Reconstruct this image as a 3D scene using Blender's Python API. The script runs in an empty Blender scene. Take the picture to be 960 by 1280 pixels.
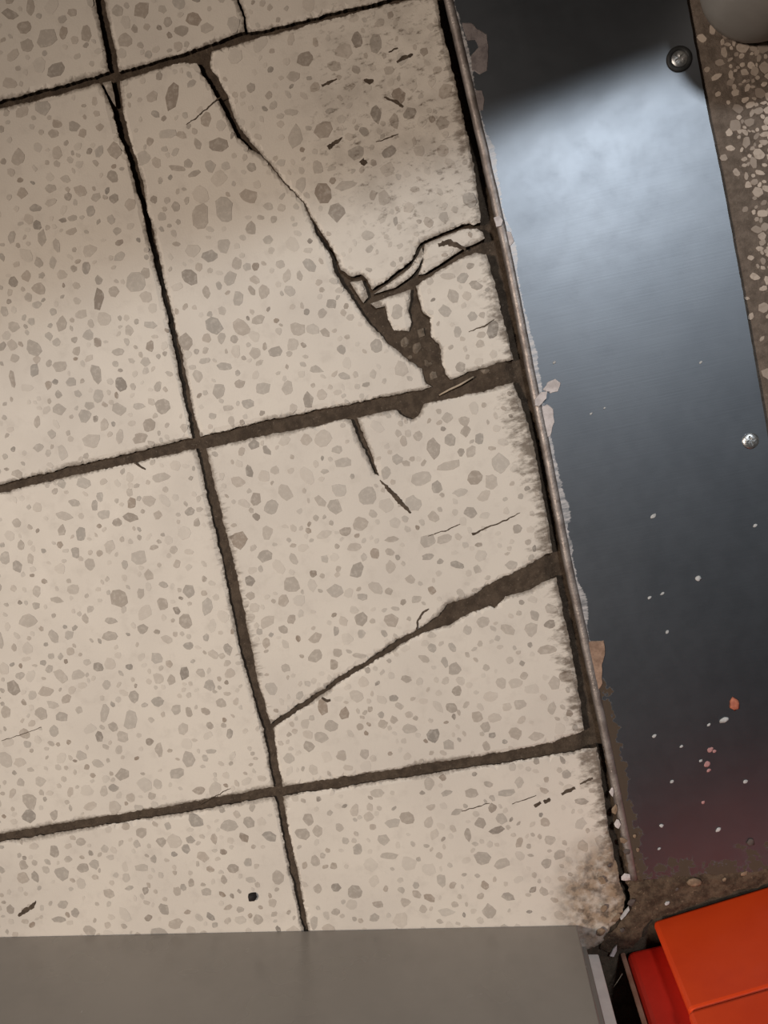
import bpy, bmesh, math, random
import numpy as np
from mathutils import Vector, Matrix, Euler, noise
from mathutils.geometry import delaunay_2d_cdt

random.seed(7)
scene = bpy.context.scene
C = scene.collection

# ------------------------------------------------------------------ camera
F = 1000.0                                   # focal length in pixels of the 960x1280 frame
CAM = Vector((0.2127, -0.0414, 0.642))
ROT = Euler((-0.0886, 0.0966, -0.2094), 'XYZ')
cd = bpy.data.cameras.new('camera')
cd.sensor_fit = 'VERTICAL'
cd.sensor_height = 36.0
cd.lens = F / 1280 * 36.0
cd.clip_start = 0.01
cam = bpy.data.objects.new('camera', cd)
cam.location = CAM
cam.rotation_euler = ROT
C.objects.link(cam)
scene.camera = cam
RM = ROT.to_matrix()

def P(u, v, z=0.0):
    """point of the plane at height z seen at pixel (u, v) of the photograph"""
    d = RM @ Vector(((u - 480) / F, (640 - v) / F, -1.0))
    t = (z - CAM.z) / d.z
    return CAM + d * t

MM = 0.00064                                 # about one photograph pixel on the floor, in metres

# ------------------------------------------------------------------ light
world = bpy.data.worlds.new('world')
scene.world = world
world.use_nodes = True
wb = world.node_tree.nodes['Background']
wb.inputs['Color'].default_value = (1.0, 0.90, 0.80, 1)
wb.inputs['Strength'].default_value = 0.022

def aim(o, target):
    o.rotation_euler = (Vector(target) - o.location).to_track_quat('-Z', 'Y').to_euler()

def area(name, loc, target, size, size_y, power, col):
    l = bpy.data.lights.new(name, 'AREA')
    l.shape = 'RECTANGLE'; l.size = size; l.size_y = size_y
    l.energy = power; l.color = col
    o = bpy.data.objects.new(name, l)
    o.location = loc
    C.objects.link(o)
    aim(o, target)
    return o

# daylight from the doorway beyond the threshold
DAY = P(735, 165)
k = 1 + 1.9 / CAM.z
day_xy = CAM.xy + (DAY.xy - CAM.xy) * k
area('doorway_daylight', (day_xy.x, day_xy.y, 1.9), (0.3, 0.05, 0), 0.17, 0.17, 16.0, (0.88, 0.95, 1.0))
# warm indoor light as an added spot, coned to darken towards the corners
sp = bpy.data.lights.new('added_warm_spot', 'SPOT')
sp.energy = 176.0; sp.color = (1.0, 0.87, 0.745); sp.spot_size = math.radians(44); sp.spot_blend = 1.0
sp.shadow_soft_size = 0.16
so = bpy.data.objects.new('added_warm_spot', sp)
pool = P(690, 850)
so.location = (-1.30, 0.15, 2.15)
C.objects.link(so)
aim(so, pool)

vs = scene.view_settings
vs.view_transform = 'Standard'
vs.look = 'None'
vs.gamma = 1.0
vs.exposure = 0.0
vs.use_curve_mapping = False

# ------------------------------------------------------------------ node helpers
class NT:
    def __init__(s, name):
        s.m = bpy.data.materials.new(name); s.m.use_nodes = True
        s.t = s.m.node_tree
        s.b = s.t.nodes['Principled BSDF']
    def n(s, typ, **kw):
        o = s.t.nodes.new(typ)
        for k_, v_ in kw.items(): setattr(o, k_, v_)
        return o
    def set(s, sock, v):
        if hasattr(v, 'is_linked') or hasattr(v, 'node'): s.t.links.new(v, sock)
        else: sock.default_value = v
    def math(s, op, a, b=0.0, c=0.0, clamp=False):
        o = s.n('ShaderNodeMath', operation=op); o.use_clamp = clamp
        s.set(o.inputs[0], a); s.set(o.inputs[1], b); s.set(o.inputs[2], c)
        return o.outputs[0]
    def mix(s, f, a, b):
        o = s.n('ShaderNodeMix', data_type='RGBA')
        s.set(o.inputs[0], f); s.set(o.inputs[6], a); s.set(o.inputs[7], b)
        return o.outputs[2]
    def ramp(s, v, lo, hi, a=0.0, b=1.0):
        o = s.n('ShaderNodeMapRange', interpolation_type='SMOOTHSTEP')
        s.set(o.inputs[0], v); s.set(o.inputs[1], lo); s.set(o.inputs[2], hi)
        s.set(o.inputs[3], a); s.set(o.inputs[4], b)
        return o.outputs[0]
    def pos(s):
        return s.n('ShaderNodeNewGeometry').outputs['Position']
    def xyz(s, v):
        o = s.n('ShaderNodeSeparateXYZ'); s.t.links.new(v, o.inputs[0]); return o.outputs
    def mapping(s, v, scale=(1, 1, 1), rot=(0, 0, 0), loc=(0, 0, 0)):
        o = s.n('ShaderNodeMapping'); s.t.links.new(v, o.inputs[0])
        o.inputs['Location'].default_value = loc
        o.inputs['Rotation'].default_value = rot; o.inputs['Scale'].default_value = scale
        return o.outputs[0]
    def noise(s, v, scale, detail=3.0, rough=0.55, out=0):
        o = s.n('ShaderNodeTexNoise'); s.t.links.new(v, o.inputs['Vector'])
        o.inputs['Scale'].default_value = scale; o.inputs['Detail'].default_value = detail
        o.inputs['Roughness'].default_value = rough
        return o.outputs[out]
    def attr(s, name):
        o = s.n('ShaderNodeAttribute'); o.attribute_name = name; return o.outputs['Fac']
    def bump(s, h, strength, dist):
        o = s.n('ShaderNodeBump'); s.t.links.new(h, o.inputs['Height'])
        o.inputs['Strength'].default_value = strength; o.inputs['Distance'].default_value = dist
        s.t.links.new(o.outputs[0], s.b.inputs['Normal'])
    def out(s, col=None, rough=None, metal=None, spec=None):
        for k_, v_ in (('Base Color', col), ('Roughness', rough), ('Metallic', metal), ('Specular IOR Level', spec)):
            if v_ is not None: s.set(s.b.inputs[k_], v_)
        return s.m

def rgb(r, g, b): return (r, g, b, 1.0)
DIRT = rgb(0.085, 0.060, 0.042)
STRIP_X = 0.268

def tile_mat(name, chip):
    s = NT(name); p = s.pos(); x, y, z = s.xyz(p)
    base = rgb(0.680, 0.610, 0.535)
    n1 = s.noise(p, 9, 2); n2 = s.noise(p, 70, 4, 0.6)
    col = s.mix(s.ramp(n1, .35, .7), base, rgb(0.620, 0.555, 0.490))
    col = s.mix(s.ramp(n2, .50, .75, 0, .35), col, rgb(0.49, 0.43, 0.375))
    if chip:
        t = s.attr('tone'); h = s.attr('hue')
        cc = s.mix(h, rgb(0.26, 0.232, 0.205), rgb(0.30, 0.235, 0.185))
        t = s.math('MULTIPLY', t, s.ramp(s.noise(p, 260, 3, .6), .30, .55, .70, 1.05))
        col = s.mix(t, col, cc)
    # dirt worn into the edges of each piece
    ed = s.attr('ed')
    ne = s.noise(p, 420, 4, 0.65); nl = s.noise(p, 22, 2)
    w = s.ramp(nl, .35, .7, .0006, .0042)
    e = s.math('SUBTRACT', 1.0, s.math('DIVIDE', s.math('ADD', ed, s.math('MULTIPLY', s.math('SUBTRACT', ne, .5), .006)), w), clamp=True)
    e = s.math('MULTIPLY', e, .75)
    # streaky grime that was swept up against the metal lip
    st = s.noise(s.mapping(p, (85, 190, 1), (0, 0, math.radians(-28))), 1.0, 4, .65)
    rd = s.math('SUBTRACT', STRIP_X, x)
    wide = s.ramp(s.noise(p, 12, 1), .3, .7, .016, .036)
    g = s.math('SUBTRACT', 1.0, s.math('DIVIDE', rd, wide), clamp=True)
    g = s.ramp(s.math('ADD', s.math('MULTIPLY', g, .85), s.math('MULTIPLY', s.math('SUBTRACT', st, .5), 1.7)), .30, .85, 0, .85)
    g = s.math('MULTIPLY', g, s.math('LESS_THAN', rd, .06))
    # brushed grime to the right of the long joint
    st2 = s.noise(s.mapping(p, (60, 260, 1), (0, 0, math.radians(-8))), 1.0, 4, .65)
    j = s.math('SUBTRACT', 1.0, s.math('DIVIDE', s.math('ABSOLUTE', s.math('SUBTRACT', x, .004)), .017), clamp=True)
    j = s.math('MULTIPLY', j, s.ramp(y, -.31, -.16, .0, 1)); j = s.math('MULTIPLY', j, s.ramp(y, -.06, .01, 1, 0.12))
    j = s.ramp(s.math('ADD', s.math('MULTIPLY', j, .8), s.math('MULTIPLY', s.math('SUBTRACT', st2, .5), 1.5)), .36, .75, 0, .7)
    # worn, blotchy patch of the tile beside the top of the plate
    c = P(505, 140)
    dx = s.math('DIVIDE', s.math('SUBTRACT', x, c.x), .085); dy = s.math('DIVIDE', s.math('SUBTRACT', y, c.y), .125)
    r2 = s.math('ADD', s.math('MULTIPLY', dx, dx), s.math('MULTIPLY', dy, dy))
    st3 = s.noise(s.mapping(p, (120, 210, 1), (0, 0, math.radians(-25))), 1.0, 4, .7)
    wn = s.math('MULTIPLY', s.ramp(r2, .2, 1.3, 1, 0), s.ramp(st3, .52, .74, 0, .75))
    wn = s.math('ADD', wn, s.math('MULTIPLY', s.ramp(r2, .1, 1.5, 1, 0), s.ramp(s.noise(p, 40, 3), .4, .7, .05, .26)), clamp=True)
    # brown stain on the broken corner near the lower end of the plate
    c2 = P(764, 1135)
    dx2 = s.math('DIVIDE', s.math('SUBTRACT', x, c2.x), .048); dy2 = s.math('DIVIDE', s.math('SUBTRACT', y, c2.y), .066)
    r3 = s.math('ADD', s.math('MULTIPLY', dx2, dx2), s.math('MULTIPLY', dy2, dy2))
    sn = s.math('MULTIPLY', s.ramp(r3, .15, 1.25, 1, 0), s.ramp(s.noise(p, 75, 4, .6), .30, .62, .25, .95))
    # fine scattered specks and scuffs
    sc = s.noise(s.mapping(p, (70, 600, 1), (0, 0, math.radians(-12))), 1.0, 5, .7)
    sc = s.ramp(sc, .67, .78, 0, .45)
    dirt = s.math('MAXIMUM', s.math('MAXIMUM', e, g), s.math('MAXIMUM', j, s.math('MAXIMUM', wn, sc)))
    col = s.mix(dirt, col, rgb(0.120, 0.088, 0.063))
    col = s.mix(sn, col, s.mix(s.ramp(s.noise(p, 130, 4, .65), .42, .62), rgb(.30, .215, .145), rgb(.10, .07, .048)))
    rough = s.ramp(s.noise(p, 30, 3), .3, .7, .50, .68)
    s.bump(s.noise(p, 600, 4, .6), .25, .0006)
    return s.out(col, rough, 0.0, .28)

M = {}
M['tile'] = tile_mat('terrazzo_matrix', False)
M['chip'] = tile_mat('terrazzo_chip', True)

def dirt_mat(name, a, b, c_):
    s = NT(name); p = s.pos()
    n = s.noise(p, 130, 5, .65); n2 = s.noise(p, 420, 3, .6)
    col = s.mix(s.ramp(n, .35, .65), a, b)
    col = s.mix(s.ramp(n2, .60, .74, 0, .55), col, c_)
    s.bump(s.noise(p, 380, 5, .7), .8, .0018)
    return s.out(col, .92, 0, .1)
M['dirt'] = dirt_mat('packed_dirt', rgb(.100, .073, .053), rgb(.062, .045, .033), rgb(.21, .165, .125))
M['loose'] = dirt_mat('loose_dirt', rgb(.125, .088, .06), rgb(.055, .037, .026), rgb(.30, .22, .15))
M['rubble'] = dirt_mat('dirty_tile_rubble', rgb(.22, .175, .135), rgb(.13, .10, .075), rgb(.36, .30, .25))
M['mortar'] = dirt_mat('brown_terrazzo_matrix', rgb(.185, .145, .118), rgb(.125, .097, .078), rgb(.26, .21, .175))
M['crack'] = dirt_mat('crack_dirt', rgb(.125, .094, .07), rgb(.075, .055, .041), rgb(.16, .12, .09))

def chip2():
    s = NT('cream_chip'); p = s.pos()
    t = s.attr('tone')
    col = s.mix(t, rgb(.50, .41, .34), rgb(.24, .19, .155))
    col = s.mix(s.ramp(s.noise(p, 300, 4), .45, .7, 0, .5), col, rgb(.26, .20, .155))
    return s.out(col, .6, 0, .3)
M['cream_chip'] = chip2()

def steel():
    s = NT('dark_steel'); p = s.pos(); x, y, z = s.xyz(p)
    n = s.noise(p, 14, 4, .6); n2 = s.noise(p, 55, 5, .65)
    col = s.mix(s.ramp(n, .30, .75), rgb(.195, .208, .230), rgb(.170, .183, .204))
    col = s.mix(s.ramp(n2, .55, .8, 0, .40), col, rgb(.15, .163, .185))
    br = s.noise(s.mapping(p, (14, 700, 1), (0, 0, 0)), 1.0, 3, .6)
    # bare worn metal along the lip
    d = s.attr('ld')
    te = s.noise(s.mapping(p, (25, 480, 1), (0, 0, math.radians(8))), 1.0, 4, .7)
    nb = s.noise(p, 26, 2)
    wid = s.math('MULTIPLY', s.ramp(nb, .36, .66, .0012, .0062), s.ramp(y, .30, .12, .3, 1.0))
    wid = s.math('MULTIPLY', wid, s.ramp(y, -.26, -.17, 0.0, 1.0))
    wm = s.ramp(s.math('ADD', d, s.math('MULTIPLY', s.math('SUBTRACT', te, .5), .006)), s.math('MULTIPLY', wid, .8), wid, 1, 0)
    wm = s.math('MULTIPLY', wm, s.ramp(s.noise(s.mapping(p, (60, 300, 1)), 1.0, 4, .7), .35, .65, .25, .85))
    # brown grime at the lower end and right edge
    lo = P(860, 1090)
    gy = s.math('DIVIDE', s.math('SUBTRACT', y, lo.y), .075)
    gm = s.ramp(s.math('ADD', gy, s.math('MULTIPLY', s.math('SUBTRACT', s.noise(p, 60, 4, .65), .5), 1.5)), -.05, .22, 1, 0)
    ge = s.ramp(s.math('ADD', d, s.math('MULTIPLY', s.math('SUBTRACT', s.noise(p, 110, 4, .6), .5), .030)), .002, .012, 1, 0)
    ge = s.math('MULTIPLY', ge, s.ramp(y, -.22, -.28, 0, 1))
    gm = s.ramp(s.math('MAXIMUM', gm, ge), .42, .58)
    col = s.mix(wm, col, rgb(.62, .58, .57))
    col = s.mix(gm, col, rgb(.070, .049, .034))
    metal = s.math('SUBTRACT', 1.0, s.math('MAXIMUM', gm, s.math('MULTIPLY', wm, .7)))
    rough = s.math('ADD', s.math('ADD', s.ramp(n2, .3, .75, .415, .44), s.math('MULTIPLY', gm, .5)), s.math('MULTIPLY', wm, .15))
    s.bump(br, .05, .0004)
    return s.out(col, rough, metal, .4)
M['steel'] = steel()

def simple(name, a, b, scale, rough, metal=0.0, spec=.4, bump=0.0):
    s = NT(name); p = s.pos()
    n = s.noise(p, scale, 5, .6)
    col = s.mix(s.ramp(n, .35, .68), a, b)
    r = s.ramp(s.noise(p, scale * 1.7, 3), .3, .7, rough * .85, min(1, rough * 1.15))
    if bump: s.bump(s.noise(p, scale * 6, 4), bump, .0008)
    return s.out(col, r, metal, spec)
M['lip'] = simple('worn_lip_metal', rgb(.33, .29, .27), rgb(.20, .165, .15), 90, .5, .6, .5, .4)
M['screw'] = simple('screw_zinc', rgb(.60, .60, .60), rgb(.36, .36, .36), 260, .34, .9, .5, .2)
M['recess_shade_ring'] = simple('recess_shade_black', rgb(.03, .03, .03), rgb(.018, .018, .018), 200, .6, .3)
M['paint'] = simple('old_pale_paint', rgb(.62, .56, .55), rgb(.45, .40, .39), 160, .6, 0, .4, .3)
M['paint_shaded'] = simple('shaded_pale_paint', rgb(.20, .17, .165), rgb(.12, .10, .10), 160, .6, 0, .4, .3)  # darkened copy of the pale paint, for flakes lying in shadow
M['scrap'] = simple('brown_scrap', rgb(.36, .235, .17), rgb(.21, .13, .09), 120, .7, 0, .3, .4)
M['grey'] = simple('grey_gloss_panel', rgb(.31, .275, .24), rgb(.27, .24, .21), 9, .25, 0, .5)
M['white'] = simple('white_edge', rgb(.95, .88, .82), rgb(.84, .77, .72), 45, .5, 0, .4, .2)
M['black'] = simple('black_void', rgb(.012, .009, .009), rgb(.008, .006, .006), 40, .9, 0, .1)
M['red'] = simple('red_paint', rgb(.84, .070, .010), rgb(.76, .056, .008), 16, .42, 0, .35, .05)
M['redside'] = simple('deep_red_paint', rgb(.82, .036, .018), rgb(.72, .028, .014), 16, .5, 0, .3)
M['tan'] = simple('tan_worn_edge', rgb(.42, .25, .18), rgb(.30, .15, .10), 70, .7, 0, .3)
M['bin'] = simple('grey_plastic', rgb(.33, .31, .285), rgb(.27, .255, .235), 18, .5, 0, .4)
M['shadow_board'] = simple('shadow_board_dark', rgb(.035, .033, .032), rgb(.025, .024, .023), 20, .6)
M['crumb'] = simple('pale_crumb', rgb(.52, .52, .52), rgb(.36, .36, .36), 300, .7)
M['pink'] = simple('pink_crumb', rgb(.48, .26, .25), rgb(.36, .18, .18), 300, .7)
M['orange'] = simple('orange_crumb', rgb(.50, .17, .10), rgb(.36, .11, .07), 300, .7)
M['dull'] = simple('dull_crumb', rgb(.10, .08, .07), rgb(.07, .055, .05), 300, .7)
M['tancrumb'] = simple('tan_crumb', rgb(.27, .19, .125), rgb(.17, .115, .075), 300, .8)
M['soot'] = simple('black_crumb', rgb(.015, .010, .009), rgb(.010, .008, .007), 200, .8)
M['straw'] = simple('pale_splinter', rgb(.45, .36, .27), rgb(.33, .26, .19), 200, .7)

# ------------------------------------------------------------------ mesh helpers
def link(name, me, mat, parent=None, mats=None):
    o = bpy.data.objects.new(name, me)
    for m in (mats or [mat]): me.materials.append(m)
    C.objects.link(o)
    if parent is not None: o.parent = parent
    return o

def tag(o, label=None, cat=None, group=None, kind=None):
    if label: o['label'] = label
    if cat: o['category'] = cat
    if group: o['group'] = group
    if kind: o['kind'] = kind
    return o

def empty(name, loc=(0, 0, 0)):
    o = bpy.data.objects.new(name, None); o.location = loc; o.empty_display_size = .02
    C.objects.link(o); return o

def local(o, root):
    """keep a child's world place although the root is not at the origin"""
    o.parent = root
    o.matrix_parent_inverse = Matrix.Translation(-root.location)
    return o

def smooth(me):
    me.polygons.foreach_set('use_smooth', [True] * len(me.polygons))

def pxy(pts):
    """control points: (u, v) pixels, or ('w', x, y) in metres"""
    out = []
    for q in pts:
        if q[0] == 'w': out.append(Vector((q[1], q[2])))
        else: out.append(P(q[0], q[1]).xy)
    return out

def rough_loop(pts, step=.0014, amp=.0009, seed=0.0):
    w = pxy(pts); res = []
    n = len(w)
    for i in range(n):
        a, b = w[i], w[(i + 1) % n]
        L = (b - a).length; kx = max(1, int(L / step))
        far = min(a.length, b.length) > .75
        for q in range(kx):
            t = q / kx; p = a.lerp(b, t)
            if not far:
                v = Vector((p.x, p.y, seed))
                d = noise.noise_vector(v * 90) * amp * .8 + noise.noise_vector(v * 380) * amp * .75
                p = p + Vector((d.x, d.y))
            res.append(p)
    return res

def inside(poly, pts):
    px, py = poly[:, 0], poly[:, 1]
    qx, qy = np.roll(px, -1), np.roll(py, -1)
    X, Y = pts[:, 0][:, None], pts[:, 1][:, None]
    c = ((py > Y) != (qy > Y)) & (X < (qx - px) * (Y - py) / (np.where(qy == py, 1e-12, qy - py)) + px)
    return c.sum(1) % 2 == 1

def edist(poly, pts):
    a = poly; d = np.roll(poly, -1, 0) - a; L2 = (d ** 2).sum(1) + 1e-16
    out = np.empty(len(pts))
    for i in range(0, len(pts), 2000):
        p = pts[i:i + 2000][:, None, :]
        t = np.clip(((p - a) * d).sum(2) / L2, 0, 1)
        q = a + t[..., None] * d
        out[i:i + 2000] = np.sqrt(((p - q) ** 2).sum(2).min(1))
    return out

def set_attr(me, name, vals):
    at = me.attributes.new(name, 'FLOAT', 'POINT')
    at.data.foreach_set('value', np.asarray(vals, dtype=np.float32))

TILE_T = .016
fragments = []

def fragment(name, pts, parent, amp=.0012, seed=0.0, dz=0.0, tilt=(0, 0), grid=.0034, mat='tile'):
    loop = rough_loop(pts, amp=amp, seed=seed)
    poly = np.array([(p.x, p.y) for p in loop])
    # inner grid
    lo, hi = poly.min(0), poly.max(0)
    g = grid
    gx, gy = np.meshgrid(np.arange(lo[0], hi[0], g), np.arange(lo[1], hi[1], g))
    q = np.stack([gx.ravel(), gy.ravel()], 1)
    rs = np.random.RandomState(int(seed * 10) + 3)
    q = q + rs.uniform(-.2, .2, q.shape) * g
    q = q[inside(poly, q)]
    if len(q):
        dq = edist(poly, q); q = q[dq > .0011]
    nb = len(poly)
    vv = [Vector(p) for p in poly] + [Vector(p) for p in q]
    r = delaunay_2d_cdt(vv, [], [list(range(nb))], 1, 1e-7)
    V = np.array([(v.x, v.y) for v in r[0]]); Fc = [list(f) for f in r[2]]
    d = edist(poly, V)
    cen = poly.mean(0)
    def zf(xy):
        return dz + (xy[:, 0] - cen[0]) * tilt[0] + (xy[:, 1] - cen[1]) * tilt[1]
    z = zf(V) - .0010 * np.clip(1 - d / .0013, 0, 1) ** 2
    n0 = len(V)
    verts = [(V[i, 0], V[i, 1], z[i]) for i in range(n0)]
    # side walls down from the outline found in the triangulation
    cnt = {}
    for f in Fc:
        for a, b in zip(f, f[1:] + f[:1]):
            cnt[(a, b)] = 1
    bd = [(a, b) for (a, b) in cnt if (b, a) not in cnt]
    low = {}
    for a, b in bd:
        for i in (a, b):
            if i not in low:
                low[i] = len(verts); verts.append((V[i, 0], V[i, 1], -TILE_T))
    faces = list(Fc); nt = len(faces)
    for a, b in bd: faces.append([b, a, low[a], low[b]])
    me = bpy.data.meshes.new(name); me.from_pydata(verts, [], faces); me.update()
    set_attr(me, 'ed', list(d) + [0.0] * (len(verts) - n0))
    o = link(name, me, None, parent, [M[mat], M['dirt']])
    mi = np.zeros(len(me.polygons), dtype=np.int32); mi[nt:] = 1
    me.polygons.foreach_set('material_index', mi)
    fragments.append((o, poly, zf))
    return o

# ------------------------------------------------------------------ floor base (packed dirt in the joints)
def grid_mesh(x0, x1, y0, y1, st, zfun):
    xs = np.arange(x0, x1 + st / 2, st); ys = np.arange(y0, y1 + st / 2, st)
    nx, ny = len(xs), len(ys)
    verts = [(x, y, zfun(x, y)) for y in ys for x in xs]
    faces = [(j * nx + i, j * nx + i + 1, (j + 1) * nx + i + 1, (j + 1) * nx + i) for j in range(ny - 1) for i in range(nx - 1)]
    me = bpy.data.meshes.new('grid'); me.from_pydata(verts, [], faces); smooth(me)
    return me
wedge = [P(335, 205).xy, P(360, 235).xy, P(380, 262).xy, P(500, 425).xy, P(545, 460).xy, P(620, 470).xy, P(650, 720).xy, P(590, 757).xy]
def base_z(x, y):
    v = Vector((x, y, 0))
    z = -.0030 - .0028 * max(0, min(1, (y + .05) / .2)) + .0011 * noise.noise(v * 45) + .0007 * noise.noise(v * 160)
    for w in wedge:
        d = (Vector((x, y)) - w).length
        z += (.0014 + .0028 * max(0, min(1, (y + .05) / .2))) * math.exp(-(d / .022) ** 2)
    z = min(z, -.0009)
    return z - .006 * max(0, min(1, (x - .2595) / .004))
floor = link('floor', grid_mesh(-.62, .98, -.80, .70, .0046, base_z), M['dirt'])
tag(floor, 'cracked floor of pale terrazzo tiles with dirt packed in its joints', kind='structure')

# ------------------------------------------------------------------ tiles and broken tile pieces
A_L = [(117, -3), (128, 40), (135, 88)]
T = []
# top row
fragment('floor_tile', [('w', -.303, .60), ('w', -.004, .60), (112, -30), (118, 0), (127, 45), (135, 89), (70, 107), (0, 125), ('w', -.303, .303)], floor, seed=1.1, dz=-.0004)
fragment('tile_fragment', [('w', .0035, .60), ('w', .083, .60), (290, -40), (296, 0), (303, 22), (305, 38), (250, 58), (222, 68), (148, 89), (140, 45), (130, 0), (122, -30)], floor, seed=2.3)
fragment('tile_fragment', [('w', .086, .60), ('w', .262, .60), (545, -30), (505, -6), (400, 19), (330, 37), (309, 40), (306, 22), (299, 0), (293, -40)], floor, seed=2.3)
# left column, second row
fragment('floor_tile', [('w', -.303, .297), (0, 135), (70, 119), (124, 103), (132, 118), (140, 138), (148, 170), (154, 180), (164, 215), (177, 262), (188, 310), (210, 402), (228, 490), (240, 547), (160, 567), (80, 585), (0, 606), ('w', -.303, .003)], floor, seed=4.2)
fragment('tile_fragment', [(127, 103), (138, 100), (142, 118), (144, 133), (138, 124)], floor, amp=.0003, seed=4.9, dz=-.0004)
# right column, second row: the badly broken tile
fragment('tile_fragment', [(149, 101), (225, 77), (245, 80), (252, 92), (264, 112), (275, 130), (286, 150), (297, 170), (311, 185), (327.5, 195), (344.3, 214.3), (363.2, 237.6), (379.3, 253.2), (387, 271.5),
    (399, 298), (412, 318), (421, 344), (435, 364), (447, 384), (466, 408), (488, 431), (508, 448), (527, 461), (531, 477), (540, 484), (490, 494), (440, 504), (330, 526), (250, 546),
    (243, 520), (235, 480), (213, 385), (191, 290), (173, 210), (161, 172), (153, 140)], floor, seed=5.5)
fragment('tile_fragment', [(265, 64), (320, 48), (400, 27), (500, 2), (545, -8), (551, 30), (560, 62), (571, 110), (582, 160), (591, 200), (598, 250), (601, 277), (592, 280), (576, 281), (556, 290), (538, 298), (526, 303), (515, 325), (489, 346), (465, 363),
    (459, 350), (452, 342), (440, 345), (427, 337), (418, 317), (406, 295), (389, 271), (380, 253), (364, 237), (345, 213.5), (328.5, 194), (315, 180), (300, 160), (292, 144), (285, 120), (272, 98), (262, 84)], floor, seed=5.5, dz=.0003)
fragment('tile_fragment', [(437, 352), (452, 350), (457, 361), (460, 371), (454, 378), (446, 367)], floor, amp=.0004, seed=5.5, dz=-.0006)
fragment('tile_fragment', [(467, 368), (490, 351), (512, 335), (523, 318), (527, 309), (530, 318), (523, 334), (514, 345), (494, 359)], floor, amp=.0004, seed=5.5)
fragment('tile_fragment', [(531, 305), (540, 301), (558, 294), (577, 286), (596, 285), (603, 290), (606, 298), (596, 304), (581, 309), (569, 317), (549, 331), (531, 342), (523, 344), (528, 328)], floor, amp=.0005, seed=5.5)
fragment('tile_fragment', [(463, 379), (500, 366), (513, 361), (513, 376), (510, 388), (515, 403), (511, 414), (493, 413), (485, 400), (481, 383), (470, 384)], floor, amp=.0006, seed=5.5, dz=-.0002)
fragment('tile_fragment', [(520, 357), (533, 349), (557, 334), (577, 321), (593, 316), (608, 317), (616, 345), (624, 378), (631, 405), (638, 436), (641, 449), (613, 457), (581, 467), (563, 475), (557, 467), (552, 447), (549, 430), (539, 420), (538, 398), (528, 390), (523, 373)], floor, seed=5.5, dz=.0002)
for rp in ([(497, 425), (507, 421), (513, 427), (508, 436), (499, 434)], [(514, 431), (524, 427), (529, 437), (521, 444), (514, 440)], [(526, 449), (536, 445), (541, 455), (533, 460)], [(512, 441), (518, 446), (514, 450), (508, 446)], [(534, 462), (544, 463), (547, 472), (538, 474)], [(521, 412), (529, 409), (531, 419), (524, 422)], [(600, 463), (612, 460), (618, 465), (606, 469)]):
    fragment('tile_fragment', rp, floor, amp=.0006, seed=8.9 + rp[0][0] * .01, dz=-.0009, mat='rubble')
# left column, third row
fragment('floor_tile', [('w', -.303, -.003), (0, 616), (80, 597), (160, 580), (245, 561), (261, 630), (279, 710), (299, 810), (316, 870), (329, 915), (342, 984), (230, 1005), (100, 1026), (0, 1042), ('w', -.303, -.297)], floor, seed=9.1)
# right column, third row: split by the long crack
fragment('tile_fragment', [(257, 560), (330, 545), (400, 531), (432, 523), (438, 524), (448, 548), (459, 570), (469, 591), (473, 594), (466, 570), (455, 545), (446, 522), (495, 512), (502, 519), (514, 525), (523, 520), (529, 505), (560, 498), (605, 489), (641, 478), (651, 500), (660, 530), (670, 572), (678, 620), (686, 660), (690, 690),
    (645, 714), (607, 733), (587, 747), (559, 756), (549, 769), (520, 788), (492, 803), (458, 827), (429, 843), (400, 863), (372, 882), (338, 905), (322, 850), (312, 800), (296, 720), (276, 640)], floor, seed=10.3)
fragment('tile_fragment', [(341, 910), (376, 886.5), (402, 868.5), (431, 848.5), (466, 828.5), (500, 807), (530, 791), (564, 780), (587, 766), (611, 758), (619, 761), (631, 747), (664, 737), (683, 726), (696, 722), (702, 755), (711, 795), (719, 838), (726, 880), (731, 914), (690, 929), (640, 939), (500, 961), (353, 984), (346, 945)], floor, seed=10.3, dz=-.0003)
# bottom row, running under the grey cabinet
fragment('floor_tile', [('w', -.303, -.303), (0, 1053), (100, 1037), (230, 1016), (344, 996), (352, 1040), (362, 1088), (379, 1165), ('w', -.005, -.60), ('w', -.303, -.60)], floor, seed=12.2)
fragment('tile_fragment', [(353, 996), (500, 973), (650, 951), (746, 934), (752, 975), (759, 1025), (766, 1062), (772, 1085), (776, 1105), (782, 1125), (778, 1146), (764, 1160), (755, 1178), (738, 1186), (728, 1192), ('w', .20, -.60), ('w', .0, -.60), (386, 1165), (371, 1090), (362, 1045)], floor, seed=13.4)

# hairline cracks, dirt-filled pits: narrow dirt fillings in a fragment
def frag_at(u, v):
    q = np.array([P(u, v).xy])
    for f in fragments:
        if inside(f[1], q)[0]: return f
    return None

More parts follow.
